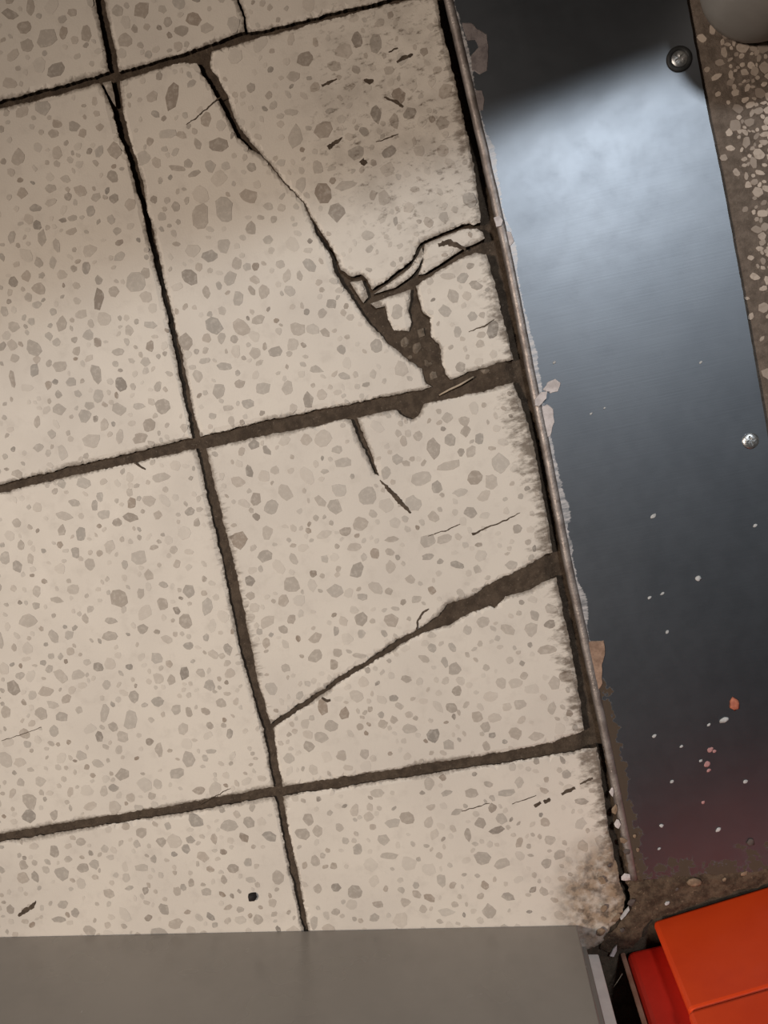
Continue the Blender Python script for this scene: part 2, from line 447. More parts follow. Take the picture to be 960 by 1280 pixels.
def ribbon(name, pts, widths, fr=None, mat='crack', lift=.00025):
    f = fr or frag_at(*pts[len(pts) // 2]) or frag_at(*pts[0]) or fragments[0]
    w = [P(*p).xy for p in pts]
    L, Rr = [], []
    cl = []
    for i in range(len(w) - 1):
        m = max(2, int((w[i + 1] - w[i]).length / .0012))
        for t in range(m):
            cl.append((w[i].lerp(w[i + 1], t / m), widths[i] + (widths[i + 1] - widths[i]) * t / m))
    cl.append((w[-1], widths[-1]))
    verts = []
    for i, (p, wd) in enumerate(cl):
        a = cl[max(0, i - 1)][0]; b = cl[min(len(cl) - 1, i + 1)][0]
        d = (b - a).normalized(); nrm = Vector((-d.y, d.x))
        off = noise.noise(Vector((p.x, p.y, 3)) * 300) * .0008
        k1 = 1 + .7 * noise.noise(Vector((p.x, p.y, 9)) * 500)
        for sgn in (1, -1):
            q = p + nrm * (off + sgn * wd * MM * .42 * k1)
            z = float(f[2](np.array([[q.x, q.y]]))[0])
            verts.append((q.x, q.y, z + lift))
    n = len(verts)
    verts += [(x, y, z - .0006) for x, y, z in verts]
    faces = []
    for i in range(0, n - 2, 2):
        faces.append((i, i + 1, i + 3, i + 2))
        faces.append((i + 1, i, i + n, i + n + 1)) if i == 0 else None
        faces.append((i, i + 2, i + 2 + n, i + n)); faces.append((i + 3, i + 1, i + 1 + n, i + 3 + n))
    me = bpy.data.meshes.new(name); me.from_pydata(verts, [], faces)
    return link(name, me, M[mat], f[0])

for pts, wd in [
    ([(475, 600), (487, 613), (500, 627), (514, 641)], (2, 6, 8, 2)),
    ([(233, 156), (252, 142), (270, 125), (278, 120)], (1, 2, 2, 1)),
    ([(590, 668), (612, 658), (632, 650), (650, 641)], (4, 1.6, 2, 1)),
    ([(521, 787), (523, 775), (528, 766), (536, 761)], (3, 3, 3, 2)),
    ([(548, 307), (560, 303), (572, 307), (582, 312)], (5, 8, 6, 3)),
    ([(246, 1007), (268, 996), (288, 985)], (1.2, 1.5, 1)),
    ([(168, 578), (175, 583), (182, 587)], (3, 4, 2)),
    ([(2, 926), (30, 917), (52, 909)], (.8, 1, .8)),
    ([(668, 1008), (676, 1003)], (6, 4)), ([(680, 1003), (688, 999)], (5, 5)), ([(702, 993), (711, 988), (719, 985)], (3, 6, 4)), ([(725, 980), (733, 976), (741, 973)], (2, 4, 2)),
    ([(640, 1005), (655, 1000), (670, 994)], (1, 1.2, 1)),
    ([(577, 1014), (595, 1009), (612, 1004)], (1, 1.4, 1)),
    ([(535, 670), (560, 662), (575, 655)], (1, 1.6, 1)),
    ([(23, 1145), (32, 1138), (41, 1133), (45, 1126)], (3, 8, 7, 1)),
    ([(402, 872), (409, 876), (413, 875)], (2, 6, 3)),
    ([(486, 66), (497, 60)], (2, 2)), ([(496, 78), (506, 72), (516, 68)], (3, 5, 3)), ([(402, 107), (412, 103), (421, 99)], (4, 4, 2)), ([(410, 185), (420, 178), (428, 172)], (6, 5, 1)),
    ([(470, 178), (490, 171), (498, 168)], (1, 2, 1)),
    ([(455, 100), (462, 103), (467, 101)], (3, 8, 3)), ([(452, 200), (457, 206)], (7, 8)),
    ([(480, 122), (496, 128), (504, 134)], (2, 5, 3)),
    ([(586, 415), (605, 408), (618, 400)], (1, 2, 1)),
]:
    ribbon('dirt_filled_crack', pts, wd)

# ------------------------------------------------------------------ terrazzo chips
CH = """12,17,22,14 38,8,12,20 30,34,20,16 33,57,18,16 58,47,26,24 79,41,10,18 90,15,14,10 107,42,14,20 70,87,24,20 12,104,22,16 28,140,20,14 178,13,22,18 147,13,16,14 242,23,20,18 258,35,18,12
168,36,9,11 183,34,9,9 227,39,20,12 209,28,11,13 215,120,16,34 273,182,28,18 247,180,9,16 227,169,14,9 195,203,12,14 125,159,12,9 71,155,14,12 67,167,14,12 71,190,14,18 23,197,18,22 4,202,10,8
85,246,10,10 113,264,13,15 139,275,11,12 90,273,13,8 44,260,16,10 28,241,14,14 52,297,12,20 15,296,10,16 82,224,14,9 141,220,14,18 187,177,10,10 222,210,22,8 243,217,18,7 250,270,24,30
280,262,24,32 310,245,24,18 258,150,16,20 235,204,12,12 220,258,12,12 367,96,18,12 394,53,7,12 447,50,14,18 314,110,12,12 364,140,18,9 369,170,18,28 397,209,12,20 403,241,20,28 445,87,13,10
314,209,12,12 335,258,12,10 314,285,14,16 342,274,9,9 480,248,16,18 466,244,10,12 518,237,12,8 498,120,16,20 512,142,16,14 493,152,12,18 470,143,14,22 553,154,16,16 553,188,14,14 546,88,12,10 530,65,10,10
486,88,13,10 418,83,20,13 405,162,26,20 432,232,26,12 71,307,10,18 66,328,10,16 107,335,11,16 48,328,12,14 123,350,11,12 142,365,14,13 123,373,14,28 170,353,24,26 182,341,13,14 46,381,15,9 35,372,11,12 101,393,17,13
77,405,16,20 17,408,17,14 39,402,10,10 110,419,14,16 122,428,12,13 93,425,10,8 61,420,10,12 18,448,13,11 3,433,10,12 5,389,12,13 75,458,20,16 43,463,14,18 15,473,8,24 89,478,14,12 120,467,16,26 151,480,16,18
166,483,8,10 197,483,10,14 74,512,19,14 106,520,17,17 149,512,20,16 203,508,20,19 97,492,11,10 73,493,10,12 123,495,14,18 46,528,9,16 65,543,13,13 115,551,28,17 187,532,17,18 175,548,20,14 48,560,14,11
173,508,18,9 147,440,18,9 182,452,13,12 150,546,10,20 280,458,20,12 256,451,16,8 298,373,14,20 258,365,10,16 232,427,18,24 285,510,16,8 273,488,16,20 292,424,11,10 267,407,24,22 200,597,26,14 207,612,9,8
162,615,9,11 92,628,18,10 118,632,9,15 53,587,14,10 81,645,24,11 129,643,18,13 163,646,20,13 21,654,15,12 26,681,10,14 94,690,12,16 174,697,21,22 186,719,13,15 204,731,13,9 236,739,16,17 176,742,11,14
149,747,26,26 77,663,10,16 101,667,13,20 112,706,15,18 156,706,9,14 6,697,16,18 22,708,14,16 38,699,10,14 71,750,19,9 34,776,26,20 45,757,12,10 137,795,24,13 178,786,16,14 232,777,20,20 203,755,14,18 139,776,18,9
107,774,9,15 67,796,14,18 259,759,14,24 285,812,12,16 236,807,15,10 196,822,16,16 97,843,21,14 25,845,15,10 17,860,20,20 52,892,18,16 77,896,22,14 131,892,13,26 163,899,18,32 141,909,14,13 167,871,13,17 197,877,17,13
229,911,16,17 187,927,11,12 257,889,14,10 236,890,10,14 122,954,18,11 67,914,14,18 7,890,14,18 34,930,12,11 262,856,16,16 251,841,13,13 264,939,15,7 262,907,11,11 277,879,15,12 287,918,9,15 429,578,21,14 421,562,15,11
496,574,14,14 580,526,15,12 582,539,12,14 542,561,18,26 561,582,29,13 526,598,24,19 546,609,15,18 563,550,14,16 589,565,13,16 599,548,12,14 625,580,22,26 614,602,16,20 576,565,9,11 542,646,13,16 588,641,15,14
451,655,20,18 432,664,16,12 466,642,11,11 443,684,20,11 535,676,24,18 488,709,14,17 419,739,22,18 535,696,16,9 571,706,20,9 486,739,11,10 520,749,15,10 640,706,16,13 490,674,18,9 647,661,13,12 334,667,15,20 331,695,20,16
406,699,11,11 487,690,12,9 422,816,13,12 449,820,22,7 453,746,14,10 420,789,8,14 357,835,13,11 354,787,15,11 604,777,18,14 540,810,11,12 530,823,16,10 508,849,13,10 571,864,13,15 556,828,9,14 626,854,15,14 655,845,10,10
683,812,24,13 664,787,16,20 693,854,16,18 650,880,18,15 607,909,14,14 427,945,14,15 456,943,12,15 511,912,20,14 386,933,14,15 564,885,16,14 492,873,12,9 499,883,12,9 561,931,16,16 690,885,11,16 153,968,20,16 142,985,14,11
197,980,13,14 37,1001,22,24 26,978,12,12 190,995,11,11 249,988,18,12 68,1065,14,18 101,1052,15,12 177,1041,16,16 103,1085,18,14 131,1061,11,11 177,1085,20,12 238,1050,14,11 192,1074,11,12 245,1026,22,18 286,1032,26,18
311,1028,16,18 291,1085,15,14 310,1078,12,12 279,1065,11,8 162,1110,13,7 136,1117,16,15 205,1137,14,18 258,1115,15,12 239,1104,8,12 221,1114,11,13 323,1150,14,16 300,1137,11,9 94,1141,12,13 79,1131,16,13 74,1149,20,9
13,1137,11,15 313,1100,15,11 280,1100,9,14 44,1096,10,16 57,1087,12,12 589,991,18,14 633,991,26,11 509,1023,20,18 539,1009,13,9 536,1028,12,16 479,1050,18,14 585,1044,9,18 601,1029,15,15 621,1038,20,11 487,1070,24,11
447,1062,12,16 603,1073,24,18 394,1076,12,16 397,1039,14,16 552,1101,13,18 520,1107,9,10 472,1131,15,11 468,1147,15,11 420,1140,12,11 397,1111,11,14 385,1024,14,18 536,980,13,18 610,980,13,9 683,1079,13,15 708,968,13,13
635,1121,18,11 612,1140,20,22 472,991,18,14 726,1002,18,9 427,437,12,12 414,380,14,13 402,392,12,14 438,397,10,9 470,432,16,18 463,412,11,12 372,412,20,18 330,365,14,20 345,440,20,14 300,480,14,12 395,462,18,10 350,330,13,12
335,300,14,11 296,330,12,16 262,320,20,14 322,400,18,12 265,520,12,9 310,505,16,12 430,470,16,8 360,485,15,18 496,390,14,18 595,357,16,10 567,370,14,18 590,395,12,12 560,345,18,8 600,430,12,10 572,415,10,14""".split()
DARK = {(215, 120), (273, 182), (163, 646), (621, 1038), (17, 860), (183, 341), (70, 87), (123, 373), (242, 23), (187, 927), (151, 480), (403, 241), (122, 428), (279, 1065), (498, 120), (512, 142), (447, 50), (470, 143)}
class ChipSet:
    def __init__(s): s.v, s.f, s.t, s.h, s.e = [], [], [], [], []
    def add(s, ring, z, tone, hue, e):
        n = len(ring); o = len(s.v); c = ring.mean(0)
        s.v += [(p[0], p[1], z) for p in ring] + [(c[0] + (p[0] - c[0]) * 1.06, c[1] + (p[1] - c[1]) * 1.06, z - .0004) for p in ring]
        s.f.append(list(range(o, o + n)))
        s.f += [(o + (i + 1) % n, o + i, o + n + i, o + n + (i + 1) % n) for i in range(n)]
        s.t += [tone] * (2 * n); s.h += [hue] * (2 * n); s.e += [e] * (2 * n)
    def build(s, name, mat, parent):
        me = bpy.data.meshes.new(name); me.from_pydata(s.v, [], s.f)
        set_attr(me, 'tone', s.t); set_attr(me, 'hue', s.h); set_attr(me, 'ed', s.e)
        return link(name, me, mat, parent)

def chip_ring(rs, cx, cy, w, h, ang):
    n = rs.randint(7, 11)
    a = np.sort((np.arange(n) + rs.uniform(-.33, .33, n)) / n * 2 * np.pi)
    r = rs.uniform(.80, 1.14, n)
    x, y = np.cos(a) * w / 2 * r, np.sin(a) * h / 2 * r
    ca, sa = math.cos(ang), math.sin(ang)
    return np.stack([cx + x * ca - y * sa, cy + x * sa + y * ca], 1)

rs = np.random.RandomState(21)
used = np.zeros((0, 3))
sets = [ChipSet() for _ in fragments]
polys_in = [f[1] for f in fragments]
def try_chip(ring, tone, hue, margin=.0004):
    for i, poly in enumerate(polys_in):
        if (ring[0] < poly.min(0)).any() or (ring[0] > poly.max(0)).any(): continue
        if inside(poly, ring).all():
            d = edist(poly, ring)
            if d.min() < margin: return False
            c = ring.mean(0)[None]
            z = float(fragments[i][2](c)[0]) + .00009 + rs.uniform(0, .0001)
            sets[i].add(ring, z, tone, hue, float(edist(poly, c)[0]))
            return True
    return False
CAMROT = ROT.z
for it in CH:
    u, v, w, h = [float(q) for q in it.split(',')]
    p = P(u, v)
    ring = chip_ring(rs, p.x, p.y, w * MM, h * MM, CAMROT + rs.uniform(-.35, .35))
    tone = rs.uniform(.40, .75)
    if (u, v) in DARK: tone = rs.uniform(.8, 1.0)
    if try_chip(ring, tone, rs.uniform(0, .7) if v > 250 else rs.uniform(.3, 1)):
        used = np.vstack([used, [p.x, p.y, max(w, h) * MM / 2]])
# smaller and fainter chips between them, over the rest of the floor too
for q in range(11000):
    x, y = rs.uniform(-.30, .268), rs.uniform(-.60, .60)
    big = rs.uniform() ** 2.2
    w = (.0044 + .0112 * big); h = w * rs.uniform(.55, 1.0)
    d = np.hypot(used[:, 0] - x, used[:, 1] - y) - used[:, 2] * .9
    if d.min() < w * .50: continue
    ring = chip_ring(rs, x, y, w, h, rs.uniform(0, 3.14))
    tone = rs.uniform(.12, .62) if rs.uniform() < .86 else rs.uniform(.6, .95)
    if try_chip(ring, tone, rs.uniform(0, 1)):
        used = np.vstack([used, [x, y, w / 2]])
for st, f in zip(sets, fragments):
    if st.v:
        tag(st.build('terrazzo_chips', M['chip'], f[0]), kind='stuff')

# ------------------------------------------------------------------ brown terrazzo beyond the plate
slab_loop = [('w', .440, .80), (868, 60), (905, 260), (945, 470), (985, 700), (1030, 930), ('w', .446, -.60), ('w', .97, -.60), ('w', .97, .80)]
slab = fragment('terrazzo_slab', slab_loop, floor, amp=.001, seed=20.5, dz=-.0012, grid=.009, mat='mortar')
sf = fragments.pop()
slab_set = ChipSet(); uz = np.zeros((0, 3))
edge_x = lambda y: .459 + .004 * noise.noise(Vector((0, y * 30, 5)))
for q in range(10000):
    x, y = rs.uniform(.445, .57), rs.uniform(-.12, .46)
    if x < edge_x(y) and rs.uniform() > .04: continue
    w = .0030 + .0066 * rs.uniform() ** 1.3; h = w * rs.uniform(.5, .95)
    if len(uz) and (np.hypot(uz[:, 0] - x, uz[:, 1] - y) - uz[:, 2]).min() < w * .22: continue
    ring = chip_ring(rs, x, y, w, h, rs.uniform(0, 3.14))
    slab_set.add(ring, -.0012 + .00010 + rs.uniform(0, .00022), rs.uniform(0, 1) ** 1.6, 0, .01)
    uz = np.vstack([uz, [x, y, w / 2]])
tag(slab_set.build('stone_chips', M['cream_chip'], slab), kind='stuff')

# ------------------------------------------------------------------ steel threshold plate
LIP = [(553, -40), (561, 0), (571, 40), (583, 92), (601, 170), (617, 240), (632, 305), (648, 385), (663, 462), (680, 545), (697, 635), (711, 708), (728, 785), (745, 865), (760, 935), (774, 1005), (786, 1065), (792, 1098)]
lipw = [P(u, v).xy for u, v in LIP]
top_dir = (lipw[0] - lipw[1]).normalized()
lipw.insert(0, lipw[0] + Vector((0, 1)) * .22)
plate_root = empty('threshold_plate', (.355, 0, 0))
tag(plate_root, 'long dark steel threshold plate screwed down between pale and brown terrazzo', 'threshold')
PZ = .0026
RED = [(P(868, 62).x, .62), (P(872, 90).x, P(872, 90).y), (P(900, 225).x, P(900, 225).y), (P(925, 360).x, P(925, 360).y), (P(953, 520).x, P(953, 520).y), (.4405, -.25), (.441, -.385)]
def plate_mesh():
    right = [Vector((.4385, .62))] + [P(u, v).xy for u, v in [(868, 62), (885, 150), (901, 225), (926, 360), (954, 520)]] + [Vector((.4405, -.15)), Vector((.4405, -.30)), P(1010, 1085).xy]
    left = [p + Vector((.0028, 0)) for p in lipw]
    def samp(pl, y):
        for a, b in zip(pl, pl[1:]):
            if a.y >= y >= b.y: return a.x + (b.x - a.x) * (a.y - y) / (a.y - b.y + 1e-9)
        return pl[0].x if y > pl[0].y else pl[-1].x
    y0 = .60; ya = P(793, 1098).y; yb = P(1005, 1083).y
    nx, ny = 24, 240
    verts, faces, ld = [], [], []
    for j in range(ny + 1):
        for i in range(nx + 1):
            t = i / nx
            yy = y0 + ((ya + (yb - ya) * t) - y0) * j / ny
            xl, xr = samp(left, yy), samp(right, yy)
            jr = (noise.noise(Vector((0, yy * 260, 1))) * .0004) if i == nx else 0
            je = noise.noise(Vector((t * 14, 3, 1))) * .003 if j == ny else 0
            x = xl + (xr - xl) * t + jr
            z = PZ + .00007 * noise.noise(Vector((x * 12, yy * 9, 2)))
            verts.append((x, yy + je, z)); ld.append(x - xl)
    W_ = nx + 1
    for j in range(ny):
        for i in range(nx):
            faces.append((j * W_ + i, (j + 1) * W_ + i, (j + 1) * W_ + i + 1, j * W_ + i + 1))
    n = len(verts)
    ring = [i for i in range(W_)] + [j * W_ + nx for j in range(1, ny + 1)] + [ny * W_ + i for i in range(nx - 1, -1, -1)] + [j * W_ for j in range(ny - 1, 0, -1)]
    low = {}
    for i in ring:
        low[i] = len(verts); verts.append((verts[i][0], verts[i][1], -.0006)); ld.append(ld[i])
    for a, b in zip(ring, ring[1:] + ring[:1]): faces.append((a, b, low[b], low[a]))
    me = bpy.data.meshes.new('plate'); me.from_pydata(verts, [], faces); set_attr(me, 'ld', ld)
    return me
pl = link('plate', plate_mesh(), M['steel']); local(pl, plate_root)
pl['label'] = 'flat dark steel sheet with scuffs and worn left edge'

def lip_mesh():
    verts, faces = [], []
    path = []
    for a, b in zip(lipw, lipw[1:]):
        m = max(1, int((b - a).length / .004))
        for t in range(m): path.append(a.lerp(b, t / m))
    path.append(lipw[-1])
    prof = [(-.0036, -.003), (-.0036, .0012), (-.0030, .0026), (-.0016, .0036), (.0004, .0039), (.0018, .0037), (.0027, .0030), (.0031, .0023), (.0031, -.001)]
    for i, p in enumerate(path):
        a = path[max(0, i - 1)]; b = path[min(len(path) - 1, i + 1)]
        d = (b - a).normalized(); nr = Vector((-d.y, d.x))
        v3 = Vector((p.x * 3, p.y * 60, 4))
        wob = noise.noise(v3) * .0003
        for (ox, oz) in prof:
            dd = noise.noise(Vector((ox * 300, p.y * 220, 7))) * .00025
            q = p + nr * (ox + wob)
            verts.append((q.x, q.y, oz + dd))
    k_ = len(prof)
    for i in range(len(path) - 1):
        for j in range(k_ - 1):
            faces.append((i * k_ + j, (i + 1) * k_ + j, (i + 1) * k_ + j + 1, i * k_ + j + 1))
    faces.append(list(range(k_))); faces.append(list(range((len(path) - 1) * k_, len(path) * k_))[::-1])
    me = bpy.data.meshes.new('edge_lip'); me.from_pydata(verts, [], faces)
    bm = bmesh.new(); bm.from_mesh(me); bmesh.ops.recalc_face_normals(bm, faces=bm.faces[:]); bm.to_mesh(me); bm.free()
    smooth(me)
    return me
lp = link('edge_lip', lip_mesh(), M['lip']); local(lp, plate_root)
lp['label'] = 'worn rounded metal lip along the left edge of the plate'

def screw_mesh(Rh, dome):
    nr, na = 12, 48; verts = [(0, 0, dome * .35)]; faces = []
    for i in range(1, nr + 1):
        r = Rh * i / nr
        for a in range(na):
            th = 2 * math.pi * a / na; x, y = r * math.cos(th), r * math.sin(th)
            z = dome * math.sqrt(max(0, 1 - (r / Rh) ** 2 * .92))
            cx, cy = abs(x), abs(y)
            if min(cx, cy) < Rh * .15 and r < Rh * .62: z = dome * .30
            verts.append((x, y, z))
    for a in range(na): faces.append((0, 1 + a, 1 + (a + 1) % na))
    for i in range(nr - 1):
        for a in range(na):
            o = 1 + i * na; p_ = o + na
            faces.append((o + a, p_ + a, p_ + (a + 1) % na, o + (a + 1) % na))
    o = 1 + (nr - 1) * na; base = len(verts)
    for a in range(na): verts.append((verts[o + a][0], verts[o + a][1], -.0012))
    for a in range(na): faces.append((o + a, base + a, base + (a + 1) % na, o + (a + 1) % na))
    me = bpy.data.meshes.new('screw'); me.from_pydata(verts, [], faces)
    return me
def ring_mesh(r0, r1, h):
    prof = [(r0, -.0008), (r0, h * .5), (r0 + (r1 - r0) * .3, h), (r0 + (r1 - r0) * .75, h), (r1, h * .3), (r1, -.0008)]
    na = 40; verts, faces = [], []
    for a in range(na):
        th = 2 * math.pi * a / na
        for r, z in prof: verts.append((r * math.cos(th), r * math.sin(th), z))
    k_ = len(prof)
    for a in range(na):
        b = (a + 1) % na
        for j in range(k_): faces.append((a * k_ + j, b * k_ + j, b * k_ + (j + 1) % k_, a * k_ + (j + 1) % k_))
    me = bpy.data.meshes.new('recess_shade_ring'); me.from_pydata(verts, [], faces); smooth(me)
    return me
for (u, v, rot, ring, lab) in [(849, 74, .5, True, 'screw head ringed by the painted shade of its recess'), (938, 551, .2, False, 'bright cross-head screw')]:
    p = P(u, v, PZ)
    s_ = link('screw', screw_mesh(.0060, .0020), M['screw'])
    s_.location = (p.x, p.y, PZ + .0003); s_.rotation_euler.z = rot
    local(s_, plate_root); s_['label'] = lab
    if ring:
        w_ = link('recess_shade_ring', ring_mesh(.0057, .0094, .0012), M['recess_shade_ring'], s_)  # raised black ring, painting the dark of the countersunk hole

def flake(name, pts, z, th, mat, amp=.0006, seed=0):
    """thin irregular piece with its own thickness, traced outline"""
    w = [P(u, v, z).xy for u, v in pts]; loop = []
    for i in range(len(w)):
        a, b = w[i], w[(i + 1) % len(w)]
        m = max(1, int((b - a).length / .0015))
        for t in range(m):
            p = a.lerp(b, t / m); d = noise.noise_vector(Vector((p.x, p.y, seed)) * 240) * amp
            loop.append((p.x + d.x, p.y + d.y))
    n = len(loop); cx = sum(p[0] for p in loop) / n; cy = sum(p[1] for p in loop) / n
    verts = [(x, y, z - .0004) for x, y in loop] + [(cx + (x - cx) * .93, cy + (y - cy) * .93, z + th) for x, y in loop]
    faces = [(i, (i + 1) % n, n + (i + 1) % n, n + i) for i in range(n)] + [list(range(n, 2 * n))]
    me = bpy.data.meshes.new(name); me.from_pydata(verts, [], faces)
    return link(name, me, M[mat])
for pts, mat, th, lab in [
    ([(577, 28), (590, 28), (596, 35), (609, 42), (611, 60), (610, 88), (600, 94), (590, 88), (588, 70), (598, 60), (594, 50), (583, 50)], 'paint_shaded', .0002, 'pale paint remnant near the top of the plate'),
    ([(594, 112), (602, 113), (606, 125), (604, 138), (598, 138)], 'paint_shaded', .0002, 'small pale paint remnant'),
    ([(617, 272), (624, 270), (629, 276), (627, 283), (620, 284)], 'paint', .0016, 'shiny raised blob on the lip'),
    ([(627, 288), (638, 290), (643, 302), (638, 308), (628, 305)], 'paint', .0003, 'pale paint spot'),
    ([(684, 478), (694, 473), (701, 478), (698, 490), (688, 492), (678, 488)], 'paint', .0004, 'pale paint spot'),
    ([(668, 500), (676, 490), (684, 489), (683, 498), (674, 508), (668, 508)], 'paint', .0024, 'bent pale metal tab'),
    ([(671, 512), (684, 505), (692, 510), (693, 528), (688, 545), (680, 550), (675, 530)], 'paint', .0004, 'pale paint remnant'),
    ([(733, 802), (755, 800), (757, 815), (753, 830), (753, 855), (748, 865), (743, 850), (738, 825)], 'scrap', .0008, 'brown scrap stuck on the plate edge'),
]:
    f_ = flake('paint_flake' if mat.startswith('paint') else 'stuck_scrap', pts, PZ + .0002 + (.001 if th > .001 else 0), th, mat, seed=th * 1e4)
    local(f_, plate_root); f_['label'] = lab

# ------------------------------------------------------------------ grey panel, white edge, red box
def box_prism(name, base, z0, z1, mat, bevel=.0015, parent=None):
    """vertical prism on a traced floor outline (counter-clockwise or not)"""
    bm = bmesh.new()
    vs_ = [bm.verts.new((p[0], p[1], z0)) for p in base]
    f = bm.faces.new(vs_)
    r = bmesh.ops.extrude_face_region(bm, geom=[f])
    for g in r['geom']:
        if isinstance(g, bmesh.types.BMVert): g.co.z = z1
    bmesh.ops.recalc_face_normals(bm, faces=bm.faces[:])
    if bevel: bmesh.ops.bevel(bm, geom=bm.edges[:], offset=bevel, segments=3, profile=.5, affect='EDGES')
    me = bpy.data.meshes.new(name); bm.to_mesh(me); bm.free()
    return link(name, me, M[mat], parent)
def quad(a, b, depth):
    """outline with its front between floor points a and b, going back from the camera"""
    d = (b - a).normalized(); n = Vector((d.y, -d.x))
    if n.dot(a - CAM.xy) < 0: n = -n
    return [a, b, b + n * depth, a + n * depth]

a, b = P(-150, 1174).xy, P(721, 1156).xy
gc = empty('cabinet', ((a.x + b.x) / 2, (a.y + b.y) / 2, 0))
tag(gc, 'glossy grey cabinet front standing on the tiles along the bottom', 'cabinet')
o = box_prism('front_panel', quad(a, b, .018), .0004, .62, 'grey', .0012); local(o, gc)
dv = (b - a).normalized(); nb_ = Vector((dv.y, -dv.x))
if nb_.dot(a - CAM.xy) < 0: nb_ = -nb_
w0, w1 = P(734, 1192).xy, P(748, 1192).xy
a2 = a + nb_ * .0184; b2 = w0 - dv * .0004
b2 = a2 + dv * (b2 - a2).dot(dv)
o = box_prism('body', quad(a2, b2, .22), .0004, .62, 'grey', .0012); local(o, gc)
o = box_prism('edge_strip', quad(w0, w1, .05), .0004, .62, 'white', .001); local(o, gc)
o['label'] = 'white strip along the right edge of the grey cabinet'

r0, r1 = P(815, 1151).xy, P(1120, 1058).xy
dr = (r1 - r0).normalized(); nr_ = Vector((dr.y, -dr.x))
if nr_.dot(r0 - CAM.xy) < 0: nr_ = -nr_
rc = empty('red_box', (r0.x + .08, r0.y - .05, 0))
tag(rc, 'bright red painted box at the lower right corner', 'box')
kick = .105
o = box_prism('lower_panel', quad(r0, r1, .02), -.0005, kick, 'red', .004); local(o, rc)
o = box_prism('upper_panel', quad(r0 - nr_ * .0016 - dr * .001, r1 - nr_ * .0016, .022), kick + .0006, .158, 'red', .004); local(o, rc)
s0, s1 = P(781, 1189).xy, P(845, 1174).xy
o = box_prism('side_flange', quad(s0, s1, .03), -.0005, .158, 'redside', .006); local(o, rc)
ds = (s1 - s0).normalized()
o = box_prism('edge_trim', quad(s0 - ds * .0042 + Vector((0, -.001)), s0 - ds * .0003 + Vector((0, -.001)), .012), -.0005, .158, 'tan', .001); local(o, rc)
o['label'] = 'tan worn edge of the red box'
bk0, bk1 = r0 + nr_ * .055 + dr * .005, r1 + nr_ * .055
o = box_prism('body', quad(bk0, bk1, .2), -.0005, .158, 'redside', .003); local(o, rc)

# dark back wall of the slot between the two cabinets
# ------------------------------------------------------------------ grey container at the upper right
def lathe(prof, na=64):
    verts, faces = [], []
    for r, z in prof:
        for a in range(na):
            th = 2 * math.pi * a / na; verts.append((r * math.cos(th), r * math.sin(th), z))
    for i in range(len(prof) - 1):
        for a in range(na):
            b_ = (a + 1) % na
            faces.append((i * na + a, i * na + b_, (i + 1) * na + b_, (i + 1) * na + a))
    faces.append(list(range(na))[::-1])
    me = bpy.data.meshes.new('lathe'); me.from_pydata(verts, [], faces); smooth(me)
    return me
bc = P(946, -20, .010)
prof = [(.022, 0), (.030, .0005), (.036, .003), (.0395, .008), (.0412, .015), (.043, .03), (.0455, .07), (.047, .088), (.0475, .090), (.0475, .096), (.044, .097), (.042, .09), (.038, .02), (.005, .012)]
o = link('grey_container', lathe(prof), M['bin'])
o.location = (bc.x, bc.y, -.0008)
tag(o, 'grey rounded container base on the brown terrazzo, cut off by the upper right corner', 'container')

# unseen dark panel added past the frame's upper edge to shade the plate
line = [(P(1060, -150).xy, .285), (P(600, -50).xy, .46), (P(250, -55).xy, .74), (P(-150, -60).xy, 1.02)]
bm = bmesh.new()
fr_, bk_ = [], []
for p, h_ in line:
    fr_.append((bm.verts.new((p.x, p.y, .0045)), bm.verts.new((p.x, p.y, h_))))
    bk_.append((bm.verts.new((p.x + .004, p.y + .02, .0045)), bm.verts.new((p.x + .004, p.y + .02, h_))))
for i in range(len(line) - 1):
    for (a, b) in ((fr_[i], fr_[i + 1]), (bk_[i + 1], bk_[i])): bm.faces.new((a[0], b[0], b[1], a[1]))
    bm.faces.new((fr_[i][1], fr_[i + 1][1], bk_[i + 1][1], bk_[i][1])); bm.faces.new((fr_[i][0], bk_[i][0], bk_[i + 1][0], fr_[i + 1][0]))
for e_ in (0, -1): bm.faces.new((fr_[e_][0], fr_[e_][1], bk_[e_][1], bk_[e_][0]))
bmesh.ops.recalc_face_normals(bm, faces=bm.faces[:])
me = bpy.data.meshes.new('shadow_board'); bm.to_mesh(me); bm.free()
o = link('shadow_board', me, M['shadow_board'])
tag(o, 'unseen dark panel added to cast the shadow on the plate', 'shadow_board')

# ------------------------------------------------------------------ loose dirt at the lower corner
def dirt_patch(name, pts, zb, h, st=.0016, seed=0.0):
    loop = rough_loop(pts, step=.002, amp=.0022, seed=seed)
    poly = np.array([(p.x, p.y) for p in loop]); lo, hi = poly.min(0), poly.max(0)
    gx, gy = np.meshgrid(np.arange(lo[0], hi[0], st), np.arange(lo[1], hi[1], st))
    q = np.stack([gx.ravel(), gy.ravel()], 1); q = q[inside(poly, q)]
    q = q[edist(poly, q) > .0008]
    vv = [Vector(p) for p in poly] + [Vector(p) for p in q]
    r = delaunay_2d_cdt(vv, [], [list(range(len(poly)))], 1, 1e-7)
    V = np.array([(v.x, v.y) for v in r[0]]); d = edist(poly, V)
    verts = []
    for (x, y), dd in zip(V, d):
        v = Vector((x, y, seed))
        t = min(1, dd / .006)
        z = zb - .0006 + t * h * (.65 + .5 * noise.noise(v * 90)) + min(1, dd / .003) * (.0007 * noise.noise(v * 320) + .0004 * noise.noise(v * 800))
        verts.append((x, y, z))
    me = bpy.data.meshes.new(name); me.from_pydata(verts, [], [list(f) for f in r[2]]); smooth(me)
    o = link(name, me, M['loose'])
    return o
